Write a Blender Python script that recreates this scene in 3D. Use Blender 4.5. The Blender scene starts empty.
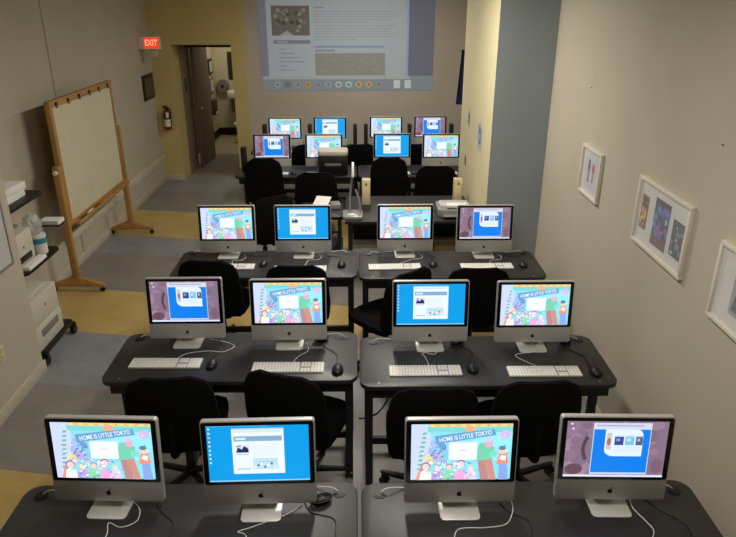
import bpy, bmesh, math, random
from mathutils import Vector, Matrix
random.seed(7)
PI = math.pi
sc = bpy.context.scene
C = sc.collection

# ------------------------------------------------------------------ camera, world, lights, exposure
cd = bpy.data.cameras.new('camera'); cam = bpy.data.objects.new('camera', cd); C.objects.link(cam)
cd.sensor_width = 36.0; cd.lens = 656.0 * 36.0 / 736.0; cd.clip_end = 100
cam.location = (0, 0, 2.81)
cam.rotation_euler = (math.radians(90 - 22.78), 0, math.radians(-0.942))
sc.camera = cam
wd = bpy.data.worlds.new('world'); sc.world = wd; wd.use_nodes = True
wd.node_tree.nodes['Background'].inputs[0].default_value = (.8, .85, 1, 1)
wd.node_tree.nodes['Background'].inputs[1].default_value = 0.05
sc.view_settings.view_transform = 'Standard'; sc.view_settings.look = 'None'
sc.view_settings.gamma = 1.0; sc.view_settings.use_curve_mapping = False
sc.view_settings.exposure = 0.0
LAMPS = [  # x, y, z, size x, size y, watts
    (0.1, 5.45, 3.12, .28, 1.2, 60),
    (0.1, 2.1, 3.12, .28, 1.2, 36),
    (0.1, 8.7, 3.12, .28, 1.2, 36),
]
for (x, y, z, sx, sy, wt) in LAMPS:
    l = bpy.data.lights.new('ceiling_lamp_light', 'AREA'); l.shape = 'RECTANGLE'
    l.size = sx; l.size_y = sy; l.energy = wt; l.color = (1.0, .945, .86)
    o = bpy.data.objects.new('ceiling_lamp_light', l); C.objects.link(o); o.location = (x, y, z - .012)
    l.spread = PI
# lamp of the small washroom beyond the doorway
l = bpy.data.lights.new('washroom_light', 'AREA'); l.size = .5; l.energy = 9; l.color = (1, .93, .78)
o = bpy.data.objects.new('washroom_light', l); C.objects.link(o); o.location = (-2.4, 13.2, 2.45)

# ------------------------------------------------------------------ materials
def lin(c):
    return tuple(((v / 255) / 12.92 if v / 255 <= .04045 else ((v / 255 + .055) / 1.055) ** 2.4) for v in c[:3])
def mat(name, rgb, rough=.6, metal=0.0, var=0.0, scale=12.0, bump=0.0, spec=.5, coat=0.0, stretch=None):
    m = bpy.data.materials.new(name); m.use_nodes = True
    nt = m.node_tree; b = nt.nodes['Principled BSDF']; c = lin(rgb)
    b.inputs['Base Color'].default_value = (*c, 1); b.inputs['Roughness'].default_value = rough
    b.inputs['Metallic'].default_value = metal; b.inputs['Specular IOR Level'].default_value = spec
    b.inputs['Coat Weight'].default_value = coat
    tc = nt.nodes.new('ShaderNodeTexCoord'); nz = nt.nodes.new('ShaderNodeTexNoise')
    nz.inputs['Scale'].default_value = scale; nz.inputs['Detail'].default_value = 5
    if stretch:
        mp = nt.nodes.new('ShaderNodeMapping'); mp.inputs['Scale'].default_value = stretch
        nt.links.new(tc.outputs['Object'], mp.inputs[0]); nt.links.new(mp.outputs[0], nz.inputs['Vector'])
    else:
        nt.links.new(tc.outputs['Object'], nz.inputs['Vector'])
    if var:
        r = nt.nodes.new('ShaderNodeValToRGB')
        r.color_ramp.elements[0].position = .3; r.color_ramp.elements[1].position = .7
        r.color_ramp.elements[0].color = (*[v * (1 - var) for v in c], 1)
        r.color_ramp.elements[1].color = (*[min(1, v * (1 + var)) for v in c], 1)
        nt.links.new(nz.outputs[0], r.inputs[0]); nt.links.new(r.outputs[0], b.inputs['Base Color'])
    if bump:
        bp = nt.nodes.new('ShaderNodeBump'); bp.inputs['Strength'].default_value = bump
        bp.inputs['Distance'].default_value = .004
        nt.links.new(nz.outputs[0], bp.inputs['Height']); nt.links.new(bp.outputs[0], b.inputs['Normal'])
    return m
def attr_mat(name, strength, diffuse=0.0):
    """flat printed or displayed picture: colours come from the mesh's face colours"""
    m = bpy.data.materials.new(name); m.use_nodes = True; nt = m.node_tree
    b = nt.nodes['Principled BSDF']
    a = nt.nodes.new('ShaderNodeAttribute'); a.attribute_name = 'Col'
    nz = nt.nodes.new('ShaderNodeTexNoise'); nz.inputs['Scale'].default_value = 90
    mx = nt.nodes.new('ShaderNodeMix'); mx.data_type = 'RGBA'; mx.blend_type = 'MULTIPLY'
    mx.inputs[0].default_value = .12
    nt.links.new(a.outputs['Color'], mx.inputs[6]); nt.links.new(nz.outputs['Color'], mx.inputs[7])
    if strength:
        nt.links.new(mx.outputs[2], b.inputs['Emission Color']); b.inputs['Emission Strength'].default_value = strength
    if diffuse or not strength:
        nt.links.new(mx.outputs[2], b.inputs['Base Color'])
    else:
        b.inputs['Base Color'].default_value = (.01, .01, .01, 1)
    b.inputs['Roughness'].default_value = .35 if not diffuse else .9
    return m
M = {
    'wall': mat('wall_paint', (190, 182, 164), .85, var=.035, scale=2.2, bump=.15),
    'wall_back': mat('back_wall_paint', (192, 182, 168), .85, var=.03, scale=2, bump=.15),
    'yellow': mat('yellow_wall_paint', (202, 182, 122), .85, var=.04, scale=2, bump=.1),
    'cream': mat('cream_column_paint', (216, 206, 166), .8, var=.03, scale=3, bump=.1),
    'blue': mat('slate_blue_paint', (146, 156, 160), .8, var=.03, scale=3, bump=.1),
    'ceiling': mat('ceiling_tile', (190, 185, 172), .9, var=.04, scale=20),
    'trim': mat('trim_paint', (196, 186, 166), .6, var=.02),
    'duct': mat('raceway_paint', (204, 196, 176), .5, var=.02),
    'worktop': mat('dark_worktop', (30, 29, 30), .5, var=.1, scale=120),
    'desk': mat('black_laminate', (41, 39, 39), .42, var=.12, scale=160, spec=.5),
    'edge': mat('desk_edge_band', (26, 26, 28), .5, var=.05),
    'steel_black': mat('black_steel', (15, 15, 16), .55, var=.05),
    'plastic_black': mat('black_plastic', (14, 14, 15), .45, var=.05),
    'fabric': mat('black_fabric', (6, 6, 8), .95, var=.25, scale=220, bump=.2, spec=.15),
    'alu': mat('satin_aluminium', (196, 195, 192), .38, metal=.35, var=.02, scale=60),
    'alu_foot': mat('aluminium_stand', (214, 212, 205), .36, metal=.3, var=.02, scale=60),
    'glass_black': mat('black_glass_border', (5, 5, 6), .16, var=.02),
    'logo': mat('black_logo', (8, 8, 8), .3, var=.02),
    'white_plastic': mat('white_plastic', (228, 226, 216), .5, var=.02),
    'key': mat('white_keys', (244, 242, 232), .5, var=.02),
    'kb_base': mat('keyboard_aluminium', (176, 175, 172), .4, metal=.4, var=.02),
    'cable_white': mat('white_cable', (222, 220, 214), .5, var=.02),
    'cable_black': mat('black_cable', (12, 12, 12), .5, var=.02),
    'wood': mat('oak_wood', (174, 130, 72), .5, var=.18, scale=14, stretch=(1, 1, .12), bump=.1),
    'wood_y': mat('oak_wood_rail', (174, 130, 72), .5, var=.18, scale=14, stretch=(1, .12, 1), bump=.1),
    'board': mat('cream_board_sheet', (212, 205, 178), .5, var=.03, scale=3),
    'printer': mat('printer_shell', (206, 200, 184), .55, var=.02),
    'printer_grey': mat('printer_grey', (128, 126, 120), .5, var=.03),
    'paper': mat('white_paper', (236, 234, 228), .8, var=.02),
    'beige': mat('beige_plastic', (202, 188, 150), .55, var=.03),
    'door': mat('brown_door_paint', (126, 113, 106), .5, var=.1, scale=5, stretch=(1, 1, .15)),
    'frame_taupe': mat('door_frame_paint', (134, 116, 96), .6, var=.03),
    'dark': mat('dark_frame', (26, 22, 20), .4, var=.1),
    'plaque': mat('dark_plaque_face', (74, 68, 56), .35, var=.2, scale=25),
    'red': mat('extinguisher_red', (128, 22, 20), .35, var=.04),
    'frame_white': mat('white_picture_frame', (226, 218, 200), .45, var=.02),
    'matboard': mat('picture_mat_board', (214, 211, 206), .7, var=.01),
    'matboard_tan': mat('tan_mat_board', (176, 166, 146), .7, var=.01),
    'chrome': mat('brushed_metal', (190, 188, 184), .25, metal=.9, var=.03),
    'silver': mat('silver_plastic', (150, 150, 148), .35, metal=.3, var=.03),
    'card': mat('brown_cardboard', (176, 148, 104), .8, var=.06, scale=10),
    'white_sheet': mat('whiteboard_surface', (204, 203, 196), .3, var=.02),
    'washroom': mat('washroom_wall_paint', (206, 198, 170), .7, var=.02),
    'washfloor': mat('washroom_floor', (166, 154, 126), .6, var=.05),
    'passfloor': mat('passage_floor', (120, 110, 96), .6, var=.06),
    'mirror': mat('mirror_glass', (96, 96, 90), .12, metal=.8, var=.1),
    'tape_blue': mat('blue_label', (60, 138, 160), .5, var=.03),
    'bluecloth': mat('navy_cloth', (34, 44, 96), .8, var=.1),
    'threshold': mat('wood_threshold', (150, 118, 74), .6, var=.1),
    'projector': mat('projector_shell', (60, 60, 62), .5, var=.03),
}
M['screen'] = attr_mat('lit_screen', 1.25)
M['projection'] = attr_mat('projected_image', .34, diffuse=1)  # projector light put in as the sheet's own glow
M['print'] = attr_mat('printed_picture', 0)
def emit(name, rgb, s):
    m = mat(name, rgb, .5); b = m.node_tree.nodes['Principled BSDF']
    b.inputs['Emission Color'].default_value = (*lin(rgb), 1); b.inputs['Emission Strength'].default_value = s
    return m
M['exit_red'] = emit('lit_exit_face', (232, 58, 30), 1.0)
M['exit_letter'] = emit('lit_exit_letters', (255, 176, 130), 1.0)
M['tube_lit'] = emit('lit_diffuser', (255, 240, 214), 3.0)
def glass_mat():
    m = bpy.data.materials.new('picture_glass'); m.use_nodes = True; nt = m.node_tree
    b = nt.nodes['Principled BSDF']; b.inputs['Base Color'].default_value = (1, 1, 1, 1)
    b.inputs['Roughness'].default_value = .02; b.inputs['Alpha'].default_value = .1
    b.inputs['Specular IOR Level'].default_value = .6
    return m
M['glass'] = glass_mat()
def bag_mat():
    m = mat('clear_plastic_bag', (220, 222, 220), .25, bump=.6, scale=18)
    m.node_tree.nodes['Principled BSDF'].inputs['Alpha'].default_value = .45
    return m
M['bag'] = bag_mat()
def floor_mat():
    m = bpy.data.materials.new('banded_linoleum'); m.use_nodes = True; nt = m.node_tree
    b = nt.nodes['Principled BSDF']; b.inputs['Roughness'].default_value = .42
    tc = nt.nodes.new('ShaderNodeTexCoord'); sp = nt.nodes.new('ShaderNodeSeparateXYZ')
    nt.links.new(tc.outputs['Object'], sp.inputs[0])
    dv = nt.nodes.new('ShaderNodeMath'); dv.operation = 'DIVIDE'; dv.inputs[1].default_value = 12.0
    ax = nt.nodes.new('ShaderNodeMath'); ax.operation = 'MULTIPLY_ADD'; ax.inputs[1].default_value = .17; ax.inputs[2].default_value = .17 * 2.4
    nt.links.new(sp.outputs['X'], ax.inputs[0])
    ay = nt.nodes.new('ShaderNodeMath'); ay.operation = 'ADD'; nt.links.new(ax.outputs[0], ay.inputs[0]); nt.links.new(sp.outputs['Y'], ay.inputs[1])
    nt.links.new(ay.outputs[0], dv.inputs[0])
    r = nt.nodes.new('ShaderNodeValToRGB'); cr = r.color_ramp; cr.interpolation = 'CONSTANT'
    Yc = (*lin((190, 162, 100)), 1); Bc = (*lin((140, 143, 145)), 1); Tc = (*lin((136, 131, 126)), 1)
    stops = [(0, Tc), (.9, Bc), (1.6, Tc), (2.35, Tc), (3.43, Tc), (4.4, Bc), (5.24, Yc), (6.12, Tc), (7.08, Bc), (7.72, Yc), (8.74, Tc), (9.75, Bc)]
    cr.elements[0].position = 0; cr.elements[0].color = Tc
    cr.elements[1].position = .9 / 12; cr.elements[1].color = Bc
    for p, c in stops[2:]:
        e = cr.elements.new(p / 12); e.color = c
    nt.links.new(dv.outputs[0], r.inputs[0])
    def cmp_(sock, op, val):
        q = nt.nodes.new('ShaderNodeMath'); q.operation = op; q.inputs[1].default_value = val
        nt.links.new(sock, q.inputs[0]); return q.outputs[0]
    def mul(a, b_):
        q = nt.nodes.new('ShaderNodeMath'); q.operation = 'MULTIPLY'; nt.links.new(a, q.inputs[0]); nt.links.new(b_, q.inputs[1]); return q.outputs[0]
    patch = mul(mul(cmp_(ay.outputs[0], 'GREATER_THAN', 2.35), cmp_(ay.outputs[0], 'LESS_THAN', 3.43)), cmp_(sp.outputs['X'], 'LESS_THAN', -1.35))
    pm = nt.nodes.new('ShaderNodeMix'); pm.data_type = 'RGBA'; pm.inputs[7].default_value = Yc
    nt.links.new(patch, pm.inputs[0]); nt.links.new(r.outputs[0], pm.inputs[6])
    nz = nt.nodes.new('ShaderNodeTexNoise'); nz.inputs['Scale'].default_value = 3.5; nz.inputs['Detail'].default_value = 9
    nz.inputs['Roughness'].default_value = .7
    nt.links.new(tc.outputs['Object'], nz.inputs['Vector'])
    rr = nt.nodes.new('ShaderNodeMapRange'); rr.inputs[1].default_value = .3; rr.inputs[2].default_value = .7
    rr.inputs[3].default_value = .82; rr.inputs[4].default_value = 1.12
    nt.links.new(nz.outputs[0], rr.inputs[0])
    mx = nt.nodes.new('ShaderNodeMix'); mx.data_type = 'RGBA'; mx.blend_type = 'MULTIPLY'; mx.inputs[0].default_value = 1
    nt.links.new(pm.outputs[2], mx.inputs[6]); nt.links.new(rr.outputs[0], mx.inputs[7])
    nt.links.new(mx.outputs[2], b.inputs['Base Color'])
    return m
M['floor'] = floor_mat()

# ------------------------------------------------------------------ mesh helpers
def link(name, me, parent=None, loc=(0, 0, 0), rz=0, rx=0):
    o = bpy.data.objects.new(name, me); C.objects.link(o)
    o.location = loc; o.rotation_euler = (rx, 0, rz)
    if parent: o.parent = parent
    return o
class MB:
    def __init__(s): s.bm = bmesh.new(); s.mats = []
    def mi(s, m):
        if m is None: return 0
        if m not in s.mats: s.mats.append(m)
        return s.mats.index(m)
    def add(s, bm, m=None, T=None):
        i = s.mi(m)
        if T is not None: bmesh.ops.transform(bm, matrix=T, verts=bm.verts)
        for f in bm.faces: f.material_index = i
        me = bpy.data.meshes.new('tmp'); bm.to_mesh(me); bm.free()
        s.bm.from_mesh(me); bpy.data.meshes.remove(me)
        return s
    def box(s, x0, x1, y0, y1, z0, z1, m=None, bev=0.0, seg=2, T=None):
        b = bmesh.new()
        bmesh.ops.create_cube(b, size=1)
        bmesh.ops.scale(b, vec=(x1 - x0, y1 - y0, z1 - z0), verts=b.verts)
        bmesh.ops.translate(b, vec=((x0 + x1) / 2, (y0 + y1) / 2, (z0 + z1) / 2), verts=b.verts)
        if bev: bmesh.ops.bevel(b, geom=b.edges[:], offset=bev, segments=seg, affect='EDGES', profile=.5)
        return s.add(b, m, T)
    def prism(s, pts, z0, z1, m=None, bev=0.0, T=None):
        """2D outline (x, y) pushed from z0 to z1"""
        b = bmesh.new()
        lo = [b.verts.new((x, y, z0)) for x, y in pts]; hi = [b.verts.new((x, y, z1)) for x, y in pts]
        n = len(pts)
        b.faces.new(lo[::-1]); b.faces.new(hi)
        for i in range(n): b.faces.new((lo[i], lo[(i + 1) % n], hi[(i + 1) % n], hi[i]))
        bmesh.ops.recalc_face_normals(b, faces=b.faces)
        if bev:
            es = [e for e in b.edges if abs(e.verts[0].co.z - e.verts[1].co.z) < 1e-6]
            bmesh.ops.bevel(b, geom=es, offset=bev, segments=2, affect='EDGES', profile=.5)
        return s.add(b, m, T)
    def cyl(s, p0, p1, r0, r1=None, m=None, n=20, T=None):
        r1 = r0 if r1 is None else r1
        p0 = Vector(p0); p1 = Vector(p1); d = p1 - p0
        b = bmesh.new()
        bmesh.ops.create_cone(b, cap_ends=True, segments=n, radius1=r0, radius2=r1, depth=d.length)
        R = d.to_track_quat('Z', 'Y').to_matrix().to_4x4()
        bmesh.ops.transform(b, matrix=Matrix.Translation((p0 + p1) / 2) @ R, verts=b.verts)
        return s.add(b, m, T)
    def ball(s, c, r, sc_=(1, 1, 1), m=None, n=16, T=None):
        b = bmesh.new(); bmesh.ops.create_uvsphere(b, u_segments=n, v_segments=max(6, n // 2), radius=r)
        bmesh.ops.scale(b, vec=sc_, verts=b.verts); bmesh.ops.translate(b, vec=c, verts=b.verts)
        return s.add(b, m, T)
    def tube(s, pts, r, m=None, n=8, sub=6, closed=False):
        P = [Vector(p) for p in pts]
        Q = []
        for i in range(len(P) - 1):        # Catmull-Rom through the points
            a, b_, c, d = P[max(i - 1, 0)], P[i], P[i + 1], P[min(i + 2, len(P) - 1)]
            for k in range(sub):
                t = k / sub
                Q.append(.5 * ((2 * b_) + (c - a) * t + (2 * a - 5 * b_ + 4 * c - d) * t * t + (3 * b_ - a - 3 * c + d) * t ** 3))
        Q.append(P[-1])
        b = bmesh.new(); rings = []
        for i, q in enumerate(Q):
            t = (Q[min(i + 1, len(Q) - 1)] - Q[max(i - 1, 0)]).normalized()
            u = t.cross(Vector((0, 0, 1)))
            if u.length < .05: u = t.cross(Vector((1, 0, 0)))
            u.normalize(); v = u.cross(t)
            rings.append([b.verts.new(q + r * (math.cos(2 * PI * k / n) * u + math.sin(2 * PI * k / n) * v)) for k in range(n)])
        for i in range(len(rings) - 1):
            for k in range(n):
                b.faces.new((rings[i][k], rings[i][(k + 1) % n], rings[i + 1][(k + 1) % n], rings[i + 1][k]))
        b.faces.new(rings[0][::-1]); b.faces.new(rings[-1])
        return s.add(b, m)
    def build(s, name, m=None, parent=None, loc=(0, 0, 0), rz=0, rx=0, smooth=True):
        me = bpy.data.meshes.new(name); s.bm.normal_update(); s.bm.to_mesh(me); s.bm.free()
        if m is not None: me.materials.append(m)
        for k in s.mats:
            if k is not None: me.materials.append(k)
        if smooth:
            for p in me.polygons: p.use_smooth = True
            me.set_sharp_from_angle(angle=math.radians(35))
        return link(name, me, parent, loc, rz, rx)
def rrect(w, d, r, n=6, cx=0, cy=0):
    pts = []
    for (sx, sy, a0) in ((1, 1, 0), (-1, 1, 90), (-1, -1, 180), (1, -1, 270)):
        for k in range(n + 1):
            a = math.radians(a0 + 90 * k / n)
            pts.append((cx + sx * (w / 2 - r) + r * math.cos(a), cy + sy * (d / 2 - r) + r * math.sin(a)))
    return pts
def thing(name, label, cat, loc=(0, 0, 0), rz=0, group=None):
    o = bpy.data.objects.new(name, None); C.objects.link(o); o.location = loc; o.rotation_euler = (0, 0, rz)
    o.empty_display_size = .1
    return tag(o, label, cat, group)
def tag(o, label, cat, group=None):
    o['label'] = label; o['category'] = cat
    if group: o['group'] = group
    return o
def struct(o): o['kind'] = 'structure'; return o
def copy_tree(o, parent=None):
    c = o.copy(); C.objects.link(c); c.parent = parent
    for ch in o.children: copy_tree(ch, c)
    return c
XZ = Matrix.Rotation(PI / 2, 4, 'X')       # outline plane (x, y) -> (x, z), push goes to -y

class Paint:
    """flat coloured picture made of layered polygons; u right, v down, both 0..1"""
    def __init__(s, w, h, step=.00002):
        s.w, s.h, s.step, s.k = w, h, step, 0; s.V = []; s.F = []; s.Cc = []
    def co(s, u, v): return ((u - .5) * s.w, -s.k * s.step, (.5 - v) * s.h)
    def poly(s, pts, c, new=True):
        if new: s.k += 1
        i = len(s.V); s.V += [s.co(u, v) for u, v in pts]; s.F.append(list(range(i, i + len(pts)))); s.Cc.append(lin(c))
    def rect(s, u0, v0, u1, v1, c): s.poly([(u0, v1), (u1, v1), (u1, v0), (u0, v0)], c)
    def ell(s, u, v, ru, rv, c, n=14, rot=0):
        pts = []
        for k in range(n):
            a = -2 * PI * k / n; x = ru * math.cos(a) * s.w; y = rv * math.sin(a) * s.h
            pts.append((u + (x * math.cos(rot) - y * math.sin(rot)) / s.w, v + (x * math.sin(rot) + y * math.cos(rot)) / s.h))
        s.poly(pts, c)
    def text(s, txt, u, v, height, c, rot=0, width=None):
        cu = bpy.data.curves.new('t', 'FONT'); cu.body = txt; cu.size = 1; cu.align_x = 'CENTER'; cu.align_y = 'CENTER'
        cu.offset = .012
        o = bpy.data.objects.new('t', cu); C.objects.link(o)
        dg = bpy.context.evaluated_depsgraph_get(); me = bpy.data.meshes.new_from_object(o.evaluated_get(dg))
        xs = [q.co.x for q in me.vertices]; W = max(xs) - min(xs)
        sy = height / .7 * s.h; sx = sy if width is None else width * s.w / W
        s.k += 1; i = len(s.V)
        for q in me.vertices:
            x = q.co.x * sx; y = q.co.y * sy
            X = x * math.cos(rot) - y * math.sin(rot); Y = x * math.sin(rot) + y * math.cos(rot)
            a, b, d = s.co(u, v); s.V.append((a + X, b, d + Y))
        for p in me.polygons: s.F.append([i + k for k in p.vertices]); s.Cc.append(lin(c))
        bpy.data.objects.remove(o); bpy.data.curves.remove(cu); bpy.data.meshes.remove(me)
    def mesh(s, name, m):
        me = bpy.data.meshes.new(name); me.from_pydata(s.V, [], s.F)
        ca = me.color_attributes.new('Col', 'FLOAT_COLOR', 'CORNER'); k = 0
        for p, c in zip(me.polygons, s.Cc):
            for li in p.loop_indices: ca.data[li].color = (*c, 1)
        me.materials.append(m); me.update(); return me

# ------------------------------------------------------------------ room shell
XL, XN, XR, YB, ZC = -3.12, -2.53, 1.70, 10.55, 3.6
YF = -2.0
def sbox(name, x0, x1, y0, y1, z0, z1, m, bev=0):
    return struct(MB().box(x0, x1, y0, y1, z0, z1, bev=bev).build(name, m, smooth=bool(bev)))
sbox('floor', -3.3, 1.9, YF - .1, 10.88, -.1, 0, M['floor'])
sbox('ceiling', -3.3, 1.9, YF - .1, YB + .2, ZC, ZC + .1, M['ceiling'])
sbox('wall_right', XR, XR + .15, YF, YB, 0, ZC, M['wall'])
sbox('wall_front', -3.3, 1.9, YF - .1, YF, 0, ZC, M['wall'])
sbox('wall_near_left', XL - .15, XN, YF, 4.6, 0, ZC, M['wall'])
sbox('wall_left', XL - .15, XL, 4.6, 10.45, 0, ZC, M['wall'])
sbox('wall_back', -1.70, 1.85, YB, YB + .15, 0, ZC, M['wall_back'])
# yellow wall with the doorway alcove
AX0, AX1, AZ = -2.80, -1.90, 2.09
dw = MB().box(XL - .15, AX0, 10.45, 10.86, 0, ZC).box(AX1, -1.70, 10.45, 10.86, 0, ZC).box(AX0, AX1, 10.45, 10.86, AZ, ZC)
struct(dw.build('wall_doorway', M['yellow'], smooth=False))
col = MB().box(1.20, XR, 5.85, 7.62, 0, ZC, M['cream'])
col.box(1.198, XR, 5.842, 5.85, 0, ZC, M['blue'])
struct(col.build('wall_column', None, smooth=False))
# baseboards
def baseboard(name, x0, x1, y0, y1): return sbox(name, x0, x1, y0, y1, 0, .1, M['trim'], bev=.004)
baseboard('baseboard_near_left', XN, XN + .016, YF, 4.616)
baseboard('baseboard_left', XL, XL + .016, 4.62, 10.434)
baseboard('baseboard_doorway', XL, AX0, 10.434, 10.45)
baseboard('baseboard_right', XR - .016, XR, YF, 5.84)
baseboard('baseboard_back', -1.69, 1.68, YB - .016, YB)
sbox('trim_1', XL, XL + .012, 7.0, 7.045, .1, ZC, M['wall'], bev=.003)          # cover strip on the left wall
# beyond the doorway
sbox('floor_washroom', -3.3, -.9, 10.88, 15.0, -.1, -.004, M['washfloor'])
sbox('trim_2', AX0, AX1, 10.82, 10.93, -.004, .008, M['threshold'], bev=.002)
vw = MB().box(-2.95, AX0 + .015, 10.86, 11.24, 0, 2.4).box(-3.1, AX0 + .005, 11.24, 11.45, 0, 2.4, M['dark'])  # dark block stands in for the shade in the gap beside the door
struct(vw.build('wall_passage', M['frame_taupe'], smooth=False))
ww = MB().box(-3.15, -2.95, 12.5, 14.2, 0, 2.6).box(-3.15, -1.0, 14.2, 14.35, 0, 2.6).box(-1.86, -1.7, 10.86, 14.2, 0, 2.6)
ww.box(-3.25, -3.15, 11.45, 12.5, 0, 2.6).box(-3.25, -1.0, 10.86, 14.35, 2.6, 2.7)
struct(ww.build('wall_washroom', M['washroom'], smooth=False))
sbox('floor_passage', AX0, -1.86, 10.93, 12.3, -.004, .003, M['passfloor'])
sbox('baseboard_washroom', -2.95, -1.86, 14.18, 14.2, 0, .15, M['dark'])
sbox('baseboard_washroom_left', -2.95, -2.93, 12.5, 14.18, 0, .15, M['dark'])

sbox('soffit_shade_strip', AX0, AX1 + .04, 11.20, 11.26, 2.0, 2.4, M['dark'])  # dark strip added as the shade under the alcove soffit
# door leaf, swung into the passage
L = math.hypot(.24, .78)
d = thing('door_1', 'x', 'door', (-2.72, 11.36, .01), math.atan2(.70, .07)); del d['label']; del d['category']; struct(d)
MB().box(0, .74, -.022, .022, 0, 2.03, bev=.003).build('door_leaf', M['door'], d)
hb = MB().cyl((.07, -.022, .98), (.07, -.06, .98), .026).cyl((.07, -.05, .98), (.16, -.05, .98), .010)
hb.cyl((.07, .022, .98), (.07, .06, .98), .026)
hb.build('door_handle', M['chrome'], d)
MB().box(.738, .746, -.02, .02, 0, 2.03).build('door_edge_strip', M['chrome'], d)

# ------------------------------------------------------------------ screens
W_, H_ = .424, .266
def face(P, u, v, r, skin, hair):
    P.ell(u, v - r * .35, r * 1.05, r * 1.5, hair); P.ell(u, v, r * .8, r * 1.3, skin)
def paint_mural():
    P = Paint(W_, H_); P.rect(0, 0, 1, 1, (112, 214, 236))
    P.poly([(0, 1), (.10, 1), (.20, .28), (.17, 0), (0, 0)], (196, 206, 250))
    P.poly([(.10, 1), (.17, 1), (.24, .35), (.20, .28)], (150, 160, 225))
    rnd = random.Random(3)
    for i in range(9):
        v = .14 + i * .08
        P.poly([(.11 - i * .006, v + .045), (.155 - i * .006, v + .035), (.15 - i * .006, v), (.115 - i * .006, v + .008)], (60, 165, 120))
    P.poly([(.16, .14), (1, .16), (1, .05), (.16, .04)], (88, 204, 196))
    P.poly([(.6, .32), (1, .5), (1, .14), (.7, .16)], (126, 228, 240))
    P.rect(.18, 0, 1, .052, (238, 190, 78))
    for i in range(16): P.rect(.2 + i * .05, .012, .222 + i * .05, .04, (214, 140, 60) if i % 2 else (250, 222, 120))
    P.ell(.58, .09, .055, .06, (244, 148, 92))
    # buildings and strokes on the left
    for (u, v, w, h, c) in ((.2, .28, .06, .22, (150, 176, 232)), (.28, .3, .07, .2, (92, 140, 214)), (.22, .5, .12, .16, (176, 150, 214)), (.31, .46, .06, .18, (104, 196, 220))):
        P.rect(u, v, u + w, v + h, c)
    for i in range(16):
        u = .19 + rnd.random() * .15; v = .3 + rnd.random() * .3; a = rnd.random() * .05
        P.poly([(u, v + .02), (u + .035, v + .02 - a), (u + .035, v - a), (u, v)], (44, 84, 176))
    # tilted banner with its words
    P.poly([(.25, .36), (.56, .27), (.84, .20), (.82, .09), (.54, .14), (.23, .21)], (48, 132, 196))
    P.poly([(.28, .30), (.34, .40), (.31, .42), (.25, .35)], (48, 132, 196))
    P.text('HOME IS LITTLE TOKYO', .535, .217, .075, (236, 248, 255), rot=.165, width=.52)
    P.ell(.93, .19, .055, .075, (206, 168, 232)); P.poly([(.87, .22), (.89, .26), (.91, .2), (.89, .14)], (236, 160, 200))
    # dialog box
    # crowd along the foot
    P.poly([(.05, 1), (.21, 1), (.17, .78), (.10, .72)], (244, 120, 60))
    P.poly([(.12, .66), (.24, .66), (.18, .54)], (250, 214, 90))
    for (u, c) in ((.15, (245, 240, 250)), (.27, (170, 130, 220)), (.38, (120, 210, 150)), (.5, (236, 150, 210)), (.6, (220, 196, 240))):
        P.poly([(u - .065, 1), (u + .065, 1), (u + .05, .86), (u, .8), (u - .05, .86)], c)
    for (u, v, r, s, h) in ((.15, .76, .045, (250, 208, 190), (90, 70, 130)), (.27, .8, .035, (250, 214, 200), (60, 110, 190)), (.385, .77, .035, (245, 200, 190), (110, 90, 170)),
                            (.5, .72, .045, (248, 196, 206), (130, 60, 120)), (.6, .8, .03, (250, 214, 200), (240, 200, 90)), (.2, .68, .03, (250, 220, 210), (200, 120, 90)), (.33, .7, .028, (250, 210, 200), (70, 80, 170)), (.44, .7, .025, (250, 220, 200), (90, 140, 210))):
        face(P, u, v, r, s, h)
    for i in range(26):
        u = .1 + rnd.random() * .55; v = .68 + rnd.random() * .3
        P.ell(u, v, .012 + rnd.random() * .01, .02, rnd.choice([(90, 110, 220), (240, 130, 150), (250, 230, 120), (130, 220, 210), (250, 250, 255), (190, 120, 210)]), n=6)
    for i in range(110):
        u = .06 + rnd.random() * .9; v = .1 + rnd.random() * .85
        if .36 < u < .67 and .28 < v < .65: continue
        if v < .28 and .2 < u < .86: continue
        w = .006 + rnd.random() * .012; h = .01 + rnd.random() * .03
        P.rect(u, v, min(u + w, .99), min(v + h, .99), rnd.choice([(90, 170, 230), (200, 240, 250), (70, 120, 210), (240, 180, 210), (150, 235, 220), (250, 240, 200), (120, 130, 220)]))
    # elder in a green coat and a child in orange
    P.poly([(.70, 1), (.78, 1), (.76, .62), (.66, .60)], (176, 92, 92)); P.poly([(.79, 1), (.86, 1), (.80, .58), (.72, .62)], (196, 110, 88))
    P.poly([(.64, .66), (.80, .62), (.83, .42), (.76, .32), (.68, .34), (.65, .46)], (76, 196, 152))
    P.poly([(.78, .6), (.86, .52), (.84, .47), (.77, .5)], (92, 214, 176)); P.ell(.77, .33, .042, .085, (236, 150, 190)); P.ell(.765, .27, .04, .05, (186, 196, 230))
    P.poly([(.88, 1), (.98, 1), (.96, .7), (.88, .7)], (112, 146, 220)); P.poly([(.85, .72), (.98, .70), (.95, .52), (.88, .52)], (238, 112, 60))
    P.poly([(.88, .62), (.94, .66), (.95, .57), (.9, .55)], (250, 236, 226)); P.ell(.91, .47, .034, .065, (250, 196, 150)); P.ell(.905, .425, .036, .04, (40, 60, 130))
    P.rect(.375, .31, .655, .63, (236, 242, 252)); P.rect(.375, .31, .655, .335, (214, 222, 236)); P.rect(.47, .45, .55, .465, (232, 150, 150))
    P.Cc = [tuple(v * .84 + w * .16 for v, w in zip(c, (.75, .95, 1))) for c in P.Cc]
    return P.mesh('screen', M['screen'])
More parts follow.
